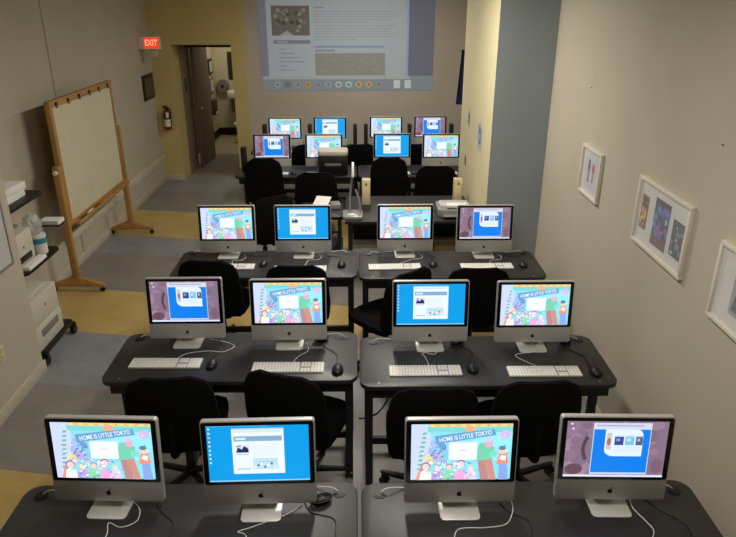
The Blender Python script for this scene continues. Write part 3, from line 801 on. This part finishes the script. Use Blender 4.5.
for i, (y, c, n_) in enumerate(((-.60, 'dark', 'dark marker at the near end of the easel tray'), (-.42, 'white_plastic', 'white marker in the middle of the easel tray'), (-.20, 'red', 'red marker at the far end of the easel tray'))):
    tag(MB().cyl((0, -.06, 0), (0, .06, 0), .008, n=12).cyl((0, .06, 0), (0, .075, 0), .006, n=12).build('marker_pen', M[c], None, (-2.795, 7.02 + y, z0 + .0205)), n_, 'pen', 'marker pens in the easel tray')

# ------------------------------------------------------------------ printer cart by the near left wall
X0 = -2.60
t = thing('printer_cart', 'black wheeled printer stand in the recess behind the near left wall', 'cart', (-2.78, 4.96, 0))
MB().prism(rrect(.50, .60, .05, 4), .105, .135, bev=.006).build('base_shelf', M['plastic_black'], t)
for (z, w) in ((.80, .50), (1.29, .40)):
    MB().prism(rrect(w, .62, .06, 5), z, z + .028, bev=.006).build('shelf', M['plastic_black'], t)
MB().box(-.235, -.195, -.05, .05, .135, 1.29, bev=.005).build('column', M['steel_black'], t)
MB().box(-.20, .10, -.02, .02, .772, .80).box(-.20, .08, -.02, .02, 1.262, 1.29).build('shelf_bracket', M['steel_black'], t)
for sx in (-.21, .23):
    for sy in (-.26, .29):
        MB().cyl((sx - .018, sy, .04), (sx + .018, sy, .04), .04, n=20).box(sx - .024, sx + .024, sy - .018, sy + .018, .06, .106, bev=.004).build('caster', M['plastic_black'], t)
t = thing('laser_printer', 'large off-white laser printer on the bottom of the stand', 'printer', (-2.79, 4.885, .135))
MB().box(-.23, .23, -.235, .235, 0, .20, bev=.010).build('lower_cassette', M['printer'], t)
MB().box(-.225, .225, -.235, .235, .202, .435, bev=.014).build('body', M['printer'], t)
MB().box(-.17, .17, -.17, .17, .435, .45, bev=.008).build('top_cover', M['printer'], t)
MB().box(.225, .237, -.15, .15, .10, .16, bev=.004).build('tray_handle', M['printer_grey'], t)
MB().box(.226, .233, -.13, .13, .118, .145, bev=.002).build('handle_recess', M['dark'], t)
MB().cyl((.224, 0, .33), (.229, 0, .33), .012, n=14).build('badge', M['printer_grey'], t)
t = thing('desktop_printer', 'small beige printer on the middle shelf of the stand', 'printer', (-2.79, 4.83, .828))
MB().box(-.19, .18, -.17, .17, 0, .27, bev=.02).build('body', M['printer'], t)
MB().box(-.15, .10, -.14, .14, .27, .295, bev=.008).build('output_tray', M['printer_grey'], t)
MB().box(.175, .186, -.10, .10, .04, .09, bev=.003).build('front_slot', M['dark'], t)
MB().cyl((.178, .0, .15), (.185, .0, .15), .010, n=14).build('badge', M['printer_grey'], t)
tag(MB().box(-.03, .03, -.15, .15, 0, .02).box(-.028, .025, -.145, .14, .02, .028).build('paper_ream', M['paper'], None, (-2.565, 4.86, .828)), 'white paper ream lying in front of the beige printer', 'paper')
t = thing('wipes_tub', 'white wipes tub with a teal band on the middle shelf', 'tub', (-2.63, 5.11, .828))
MB().cyl((0, 0, 0), (0, 0, .16), .060, .063, n=24).build('tub', M['white_plastic'], t)
MB().cyl((0, 0, .09), (0, 0, .135), .0645, .0645, n=24).build('band', M['tape_blue'], t)
b = bmesh.new(); bmesh.ops.create_icosphere(b, subdivisions=3, radius=1)
for v in b.verts:
    k = 1 + .12 * math.sin(9 * v.co.x + 4 * v.co.z) * math.cos(7 * v.co.y); v.co = Vector((v.co.x * .075 * k, v.co.y * .07 * k, max(v.co.z, -.8) * .10 * k + .085))
tag(MB().add(b).build('plastic_bag', M['bag'], None, (-2.65, 5.10, .985)), 'crumpled clear plastic bag on top of the wipes tub', 'bag')
t = thing('paper_tray', 'black-edged paper tray mounted on the far side of the stand', 'tray', (-2.62, 5.36, .99), 0)
MB().box(-.08, .10, -.07, .07, 0, .012, bev=.003).build('tray', M['plastic_black'], t)
MB().box(-.07, .09, -.06, .06, .012, .045).build('paper', M['paper'], t)
MB().box(-.10, -.08, -.10, .05, -.03, .012).build('bracket', M['plastic_black'], t)
for k, (z, s) in enumerate(((1.318, 0), (1.378, .012))):
    tag(MB().box(-.17, .17, -.24, .22, 0, .058, bev=.003).build('document_box', M['paper'], None, (-2.83 + s, 4.90, z), -.03 * k), ['white flat box directly on the top shelf of the printer stand', 'white flat box topmost on the printer stand'][k], 'box', 'white boxes on the top shelf')

# ------------------------------------------------------------------ left wall fittings
t = thing('wall_raceway', 'long cream electrical raceway box along the left wall', 'raceway', (XL, 8.5, .34))
MB().box(0, .06, -1.9, 1.93, 0, .115, bev=.005).build('duct', M['duct'], t)
for y in (-1.2, -.55, .1, .65, 1.2, 1.6):
    MB().box(.06, .064, y - .035, y + .035, .022, .092, bev=.001).build('socket_plate', M['trim'], t)
t = thing('wall_plaque', 'dark framed plaque high on the left wall near the exit sign', 'plaque', (XL, 10.12, 1.34))
MB().box(.0, .025, -.25, .25, 0, .36, bev=.004).build('frame', M['dark'], t)
MB().box(.02, .027, -.20, .20, .05, .31).build('face', M['plaque'], t)
t = thing('light_switch', 'small white light switch on the left wall below the plaque', 'switch', (XL, 10.18, 1.08))
MB().box(0, .008, -.035, .035, 0, .115, bev=.002).build('plate', M['trim'], t); MB().box(.008, .014, -.008, .008, .045, .07).build('toggle', M['trim'], t)
# lit exit sign on a bracket from the left wall
t = thing('exit_sign', 'lit red EXIT sign bracketed at the corner above the doorway', 'sign', (-2.962, 9.95, 2.065))
MB().box(-.155, .155, -.03, .03, 0, .175, bev=.006).build('housing', M['white_plastic'], t)
MB().box(-.075, .135, -.034, -.029, .015, .16, bev=.001).build('red_face', M['exit_red'], t)
P = Paint(.21, .145); P.text('EXIT', .5, .5, .56, (255, 190, 150), width=.82)
e = link('exit_letters', P.mesh('exit_letters', M['exit_letter']), t, (.03, -.0348, .0875))
MB().box(.0, .09, -.02, .08, -.10, -.02, bev=.004).box(.03, .06, .0, .03, -.03, .0).build('battery_box', M['trim'], t)
# fire extinguisher
t = thing('fire_extinguisher', 'red fire extinguisher hanging on the yellow wall beside the doorway', 'extinguisher', (-2.955, 10.375, .83))
MB().cyl((0, 0, .02), (0, 0, .27), .055, n=24).ball((0, 0, .27), .055, (1, 1, .7)).ball((0, 0, .02), .055, (1, 1, .4)).build('cylinder', M['red'], t)
MB().cyl((0, 0, .06), (0, 0, .17), .0565, n=24).build('label_band', M['white_plastic'], t)
MB().cyl((0, 0, .29), (0, 0, .34), .016, n=14).box(-.05, .03, -.012, .012, .335, .35).box(-.06, .02, -.010, .010, .36, .372).build('valve', M['dark'], t)
MB().tube([(.02, -.01, .33), (.06, -.02, .33), (.068, -.02, .22), (.058, -.02, .06)], .008, n=8).build('hose', M['plastic_black'], t)
MB().box(-.02, .02, .05, .072, .08, .33).build('wall_hook', M['dark'], t)
MB().box(-.018, .022, -.075, -.072, .20, .28, T=Matrix.Rotation(.1, 4, 'Y')).box(.0, .004, -.074, -.01, .27, .29).build('inspection_tag', M['paper'], t)
# near-left wall: wall board and outlet
t = thing('wall_whiteboard', 'framed whiteboard on the near left wall, cut by the photo edge', 'whiteboard', (XN, 3.72, 1.0))
MB().box(0, .012, -.75, .75, 0, 1.1).build('panel', M['white_sheet'], t)
f = MB(); 
for a in ((0, .018, -.76, .76, -.012, .008), (0, .018, -.76, .76, 1.092, 1.112), (0, .018, -.76, -.745, .008, 1.092), (0, .018, .745, .76, .008, 1.092)): f.box(*a)
f.build('frame', M['silver'], t)
t = thing('power_outlet', 'ivory power outlet low on the near left wall', 'outlet', (XN, 4.09, .40))
MB().box(0, .006, -.036, .036, 0, .115, bev=.002).build('plate', M['cream'], t)
MB().box(.006, .009, -.017, .017, .015, .05, bev=.002).box(.006, .009, -.017, .017, .065, .10, bev=.002).build('sockets', M['beige'], t)

# ------------------------------------------------------------------ pictures on the right wall
def picture(y0, y1, z0, z1, lab, prints, mb='matboard'):
    w = y1 - y0; h = z1 - z0
    t = thing('framed_picture', lab, 'picture', (XR, (y0 + y1) / 2, (z0 + z1) / 2), -PI / 2, 'white framed pictures on the right wall')
    f = MB(); fw = .021; dp = .027      # local: x along the wall, front is -y
    for a in ((-w / 2, w / 2, h / 2 - fw, h / 2), (-w / 2, w / 2, -h / 2, -h / 2 + fw), (-w / 2, -w / 2 + fw, -h / 2 + fw, h / 2 - fw), (w / 2 - fw, w / 2, -h / 2 + fw, h / 2 - fw)):
        f.box(a[0], a[1], -dp, 0, a[2], a[3], bev=.002)
    f.build('frame', M['frame_white'], t)
    MB().box(-w / 2 + fw, w / 2 - fw, -.010, 0, -h / 2 + fw, h / 2 - fw).build('mat_board', M[mb], t, smooth=False)
    for (cx, cz, pw, ph, fn) in prints:
        P = Paint(pw, ph); fn(P); link('print', P.mesh('print', M['print']), t, (cx, -.0105, cz))
    MB().box(-w / 2 + fw, w / 2 - fw, -.022, -.0205, -h / 2 + fw, h / 2 - fw).build('glass_pane', M['glass'], t, smooth=False)
def two_figures(P):
    P.rect(0, 0, 1, 1, (206, 206, 214))
    P.ell(.33, .36, .10, .17, (110, 82, 78)); P.poly([(.26, .8), (.40, .8), (.37, .5), (.28, .5)], (126, 96, 96))
    P.ell(.66, .36, .10, .15, (190, 60, 56)); P.poly([(.61, .74), (.71, .74), (.69, .48), (.63, .48)], (150, 70, 72)); P.ell(.33, .2, .07, .05, (70, 56, 60))
def blotch(cols, seed, base):
    def fn(P):
        rnd = random.Random(seed); P.rect(0, 0, 1, 1, base)
        for i in range(34):
            r = .05 + rnd.random() * .10; u = r + rnd.random() * (1 - 2 * r); v = r + rnd.random() * (1 - 2 * r)
            P.ell(u, v, r, r * .75, rnd.choice(cols), n=7, rot=rnd.random() * 0)
    return fn
gold = blotch([(214, 160, 40), (60, 40, 30), (160, 110, 40), (236, 190, 70), (30, 26, 30)], 1, (120, 84, 40))
dance = blotch([(90, 120, 210), (60, 150, 200), (120, 90, 190), (190, 70, 90), (60, 50, 90), (150, 190, 220)], 2, (74, 60, 110))
dark_ = blotch([(60, 90, 130), (40, 40, 48), (120, 140, 160), (90, 60, 60), (180, 190, 200), (70, 110, 90)], 5, (60, 60, 70))
def dance2(P):
    dance(P); P.rect(0, .8, 1, 1, (120, 70, 56)); P.rect(0, 0, 1, .12, (62, 44, 50))
def dogs(P):
    P.rect(0, 0, 1, 1, (150, 146, 140)); P.poly([(.05, .9), (.5, .9), (.6, .55), (.42, .35), (.3, .1), (.18, .3), (.1, .5)], (28, 28, 34))
    P.ell(.34, .66, .1, .12, (150, 90, 80)); P.ell(.62, .6, .14, .2, (60, 64, 90)); P.ell(.85, .5, .12, .3, (90, 50, 54))
picture(4.42, 4.82, 1.43, 1.785, 'small white framed picture of two figures, farthest on the right wall', [(0, 0, .27, .26, two_figures)])
picture(3.12, 3.77, 1.42, 1.82, 'wide white framed picture with three colour prints', [(-.225, .0, .095, .20, gold), (.0, -.005, .19, .27, dance2), (.205, -.02, .13, .20, dark_)])
picture(2.18, 2.81, 1.38, 1.765, 'white framed picture of dark shapes, cut by the right photo edge', [(.0, -.01, .34, .20, dogs)], 'matboard')
for (y, z, lab) in ((4.85, 2.18, 'tiny dark nail in the wall above the smallest picture'), (3.00, 2.16, 'tiny dark nail in the wall above the wide picture')):
    tag(MB().cyl((XR, y, z), (XR - .010, y, z), .0028, n=8).build('nail', M['dark']), lab, 'nail', 'nails on the right wall')

# paper cutouts and switch on the column's side face
def column_art(y, z, w, h, lab, cols):
    P = Paint(w, h); pts = [(.3, 1), (.45, .9), (.8, .97), (.72, .75), (1, .6), (.7, .45), (.95, .2), (.6, .22), (.5, 0), (.35, .2), (.05, .12), (.2, .4), (0, .6), (.25, .7)]
    P.poly(pts, cols[0]); P.poly([(.35, .8), (.7, .75), (.75, .4), (.5, .15), (.25, .35)], cols[1]); P.ell(.5, .5, .18, .12, cols[2])
    o = link('paper_cutout', P.mesh('paper_cutout', M['print']), None, (1.1965, y, z), -PI / 2)
    tag(o, lab, 'cutout', 'paper cutouts on the cream column')
column_art(6.40, 1.52, .27, .30, 'larger blue and white paper cutout pinned on the cream column', ((170, 180, 210), (70, 86, 160), (150, 170, 210)))
column_art(7.08, 1.57, .16, .20, 'smaller dark blue and white paper cutout on the cream column', ((196, 190, 196), (50, 50, 90), (120, 90, 110)))
t = thing('light_switch', 'small brown wall switch on the cream column below the cutouts', 'switch', (1.2, 7.15, 1.05))
MB().box(-.008, 0, -.03, .03, 0, .11, bev=.002).build('plate', M['frame_taupe'], t); MB().box(-.013, -.008, -.008, .008, .045, .07).build('toggle', M['frame_taupe'], t)
t = thing('hanging_banner', 'navy blue cloth banner hanging behind the cream column', 'banner', (1.53, 9.6, 1.33))
b = bmesh.new(); g = []
for j in range(9):
    for i in range(9):
        u = i / 8; v = j / 8; w = .20 + .05 * (1 - v)
        g.append(b.verts.new((.14 - w * (1 - u), .02 * math.sin(u * 14), v * .74)))
for j in range(8):
    for i in range(8): b.faces.new((g[j * 9 + i], g[j * 9 + i + 1], g[j * 9 + i + 10], g[j * 9 + i + 9]))
bmesh.ops.solidify(b, geom=b.faces[:], thickness=.004)
MB().add(b).build('cloth', M['bluecloth'], t)
MB().cyl((-.07, 0, .74), (.168, 0, .74), .010, n=10).build('rod', M['dark'], t)

# ------------------------------------------------------------------ projected page on the back wall
PW, PZ0, PZ1 = 2.66, 1.40, 3.05
PH = PZ1 - PZ0
P = Paint(PW, PH, step=.00006)
def pu(px): return (px - 260) / 172.0
def pv(py): return (PZ1 - (1.40 + (90 - py) * .01456)) / PH
P.rect(0, 0, 1, 1, (124, 126, 140))
P.poly([(pu(407), pv(75)), (1, pv(75)), (1, 0), (pu(407), 0)], (108, 110, 124))
P.rect(0, pv(74.5), 1, pv(90), (130, 138, 146)); P.rect(pu(262), pv(75), pu(409), pv(78), (160, 168, 170))
P.rect(pu(268), 0, pu(407), pv(75), (160, 170, 176)); P.rect(pu(405), 0, pu(407), pv(75), (140, 160, 190))
P.rect(pu(273), pv(5), pu(310), pv(34), (104, 98, 92))
rnd = random.Random(4)
for i in range(30): P.ell(pu(277 + rnd.random() * 29), pv(9 + rnd.random() * 21), .012, .014 + .01 * rnd.random(), rnd.choice([(80, 74, 70), (124, 112, 104), (138, 132, 126), (96, 84, 78)]), n=7)
P.poly([(pu(280), pv(34)), (pu(294), pv(34)), (pu(288), pv(29))], (150, 156, 158))
P.rect(pu(274), pv(38.5), pu(310.5), pv(42), (118, 120, 138)); P.rect(pu(277), pv(39.5), pu(288), pv(41), (150, 156, 170))
for i in range(6): P.rect(pu(279), pv(47 + i * 4.2), pu([286, 294, 298, 304, 286, 296][i]), pv(47.9 + i * 4.2), (128, 134, 140))
P.rect(pu(314), pv(6.2), pu(324), pv(7.4), (120, 134, 160))
for i in range(5): P.rect(pu(314), pv(10 + i * 2.6), pu([393, 391, 396, 390, 368][i]), pv(11 + i * 2.6), (148, 156, 160))
for i in range(6): P.rect(pu(314), pv(24 + i * 2.6), pu([394, 390, 388, 396, 392, 356][i]), pv(25 + i * 2.6), (148, 156, 160))
P.rect(pu(315), pv(44), pu(383), pv(46), (128, 142, 168)); P.rect(pu(315), pv(48), pu(334), pv(50), (128, 142, 168))
P.rect(pu(314.5), pv(51.5), pu(384), pv(74), (134, 136, 130))
for i in range(24): P.ell(pu(318 + rnd.random() * 62), pv(54 + rnd.random() * 16), .012, .004, (146, 150, 142), n=6)
for i, c in enumerate([(150, 158, 166), (110, 116, 120), (150, 140, 150), (176, 150, 80), (130, 140, 160), (150, 156, 164), (170, 176, 180), (160, 186, 180), (190, 160, 80), (176, 160, 90), (140, 140, 150)]):
    u = pu(276 + i * 10.2); P.ell(u, pv(83.5), .021, .03, c, n=12); P.ell(u, pv(83.5), .009, .014, (120, 116, 110), n=8)
for px in (396, 407): P.rect(pu(px - 3.2), pv(79), pu(px + 3.2), pv(87.5), (190, 198, 202))
P.ell(pu(417), pv(83.5), .019, .028, (130, 136, 146), n=10)
o = link('projected_page', P.mesh('projected_page', M['projection']), None, (-1.48 + PW / 2, YB - .004, (PZ0 + PZ1) / 2))
tag(o, 'large projected web page glowing on the back wall above the desks', 'projection')
# ceiling projector and light fixtures (above the frame)
t = thing('ceiling_projector', 'dark ceiling projector aimed at the back wall', 'projector', (0, 6.9, 3.15))
MB().prism(rrect(.34, .28, .03, 4), 0, .11, bev=.01).build('body', M['projector'], t)
MB().cyl((.08, .14, .055), (.08, .17, .055), .035, n=20).build('lens', M['glass_black'], t)
MB().cyl((0, 0, .11), (0, 0, .449), .02, n=12).build('ceiling_pole', M['steel_black'], t)
for i, (x, y, z, sx, sy, wt) in enumerate(LAMPS):
    t = thing('ceiling_light', 'long white fluorescent fixture hanging from the ceiling, %s' % ['above the third row', 'above the front row', 'above the last row'][i], 'light', (x, y, z), 0, 'ceiling fixtures')
    MB().box(-sx / 2 - .02, sx / 2 + .02, -sy / 2 - .02, sy / 2 + .02, .03, .09, bev=.006).build('fixture_housing', M['white_plastic'], t)
    MB().box(-sx / 2, sx / 2, -sy / 2, sy / 2, .001, .03).build('diffuser', M['tube_lit'], t)
    MB().cyl((0, -sy / 3, .09), (0, -sy / 3, ZC - z), .006, n=8).cyl((0, sy / 3, .09), (0, sy / 3, ZC - z), .006, n=8).build('suspension_rods', M['steel_black'], t)

# ------------------------------------------------------------------ washroom seen through the doorway
t = thing('light_switch', 'dark switch plate on the taupe passage wall inside the doorway', 'switch', (AX0 + .015, 11.05, 1.32))
MB().box(0, .010, -.06, .06, 0, .22, bev=.002).build('plate', M['dark'], t)
t = thing('wash_basin', 'white wall basin in the lit washroom beyond the doorway', 'basin', (-2.50, 13.97, .82))
MB().prism(rrect(.34, .42, .08, 5), 0, .13, bev=.02).build('bowl', M['white_plastic'], t)
MB().cyl((0, .15, .13), (0, .15, .20), .012, n=10).cyl((0, .15, .20), (.0, .05, .19), .009, n=10).build('tap', M['chrome'], t)
MB().box(-.13, .13, .05, .20, -.32, -.001, bev=.01).build('pedestal_cover', M['printer_grey'], t)
t = thing('washroom_picture', 'small dark framed picture, upper of two on the washroom wall', 'picture', (-2.95, 13.75, 1.30))
MB().box(0, .02, -.16, .16, 0, .30).build('frame', M['dark'], t); MB().box(.02, .023, -.10, .10, .05, .25).build('print', M['matboard'], t)
t = thing('washroom_picture', 'small grey framed picture, lower of two on the washroom wall', 'picture', (-2.95, 13.75, .93))
MB().box(0, .02, -.16, .16, 0, .30).build('frame', M['printer_grey'], t); MB().box(.02, .023, -.11, .11, .04, .26).build('print', M['matboard'], t)
t = thing('towel_dispenser', 'dark towel dispenser on the washroom wall below the pictures', 'dispenser', (-2.949, 13.45, .55))
MB().box(0, .13, -.13, .13, 0, .30, bev=.01).build('case', M['plaque'], t); MB().box(.13, .135, -.09, .09, .02, .06).build('slot', M['paper'], t)
t = thing('round_dispenser', 'round grey paper dispenser on the far washroom wall', 'dispenser', (-2.80, 14.2, 1.02))
MB().cyl((0, 0, 0), (0, -.10, 0), .13, n=28).build('case', M['printer_grey'], t); MB().cyl((0, -.10, 0), (0, -.106, 0), .03, n=16).build('lock', M['dark'], t)
t = thing('wall_mirror', 'narrow mirror on the far washroom wall above the basin', 'mirror', (-2.56, 14.2, 1.15))
MB().box(-.11, .11, -.02, 0, 0, .55, bev=.004).build('frame', M['dark'], t); MB().box(-.095, .095, -.023, -.019, .015, .535).build('glass', M['mirror'], t)
t = thing('toilet', 'white toilet bowl low in the washroom below the basin', 'toilet', (-2.30, 13.4, 0))
MB().cyl((0, 0, 0), (0, 0, .25), .09, .13, n=24).cyl((0, 0, .25), (0, 0, .36), .13, .18, n=24).build('bowl', M['white_plastic'], t)
MB().cyl((0, 0, .36), (0, 0, .39), .19, .185, n=24).build('seat', M['white_plastic'], t)
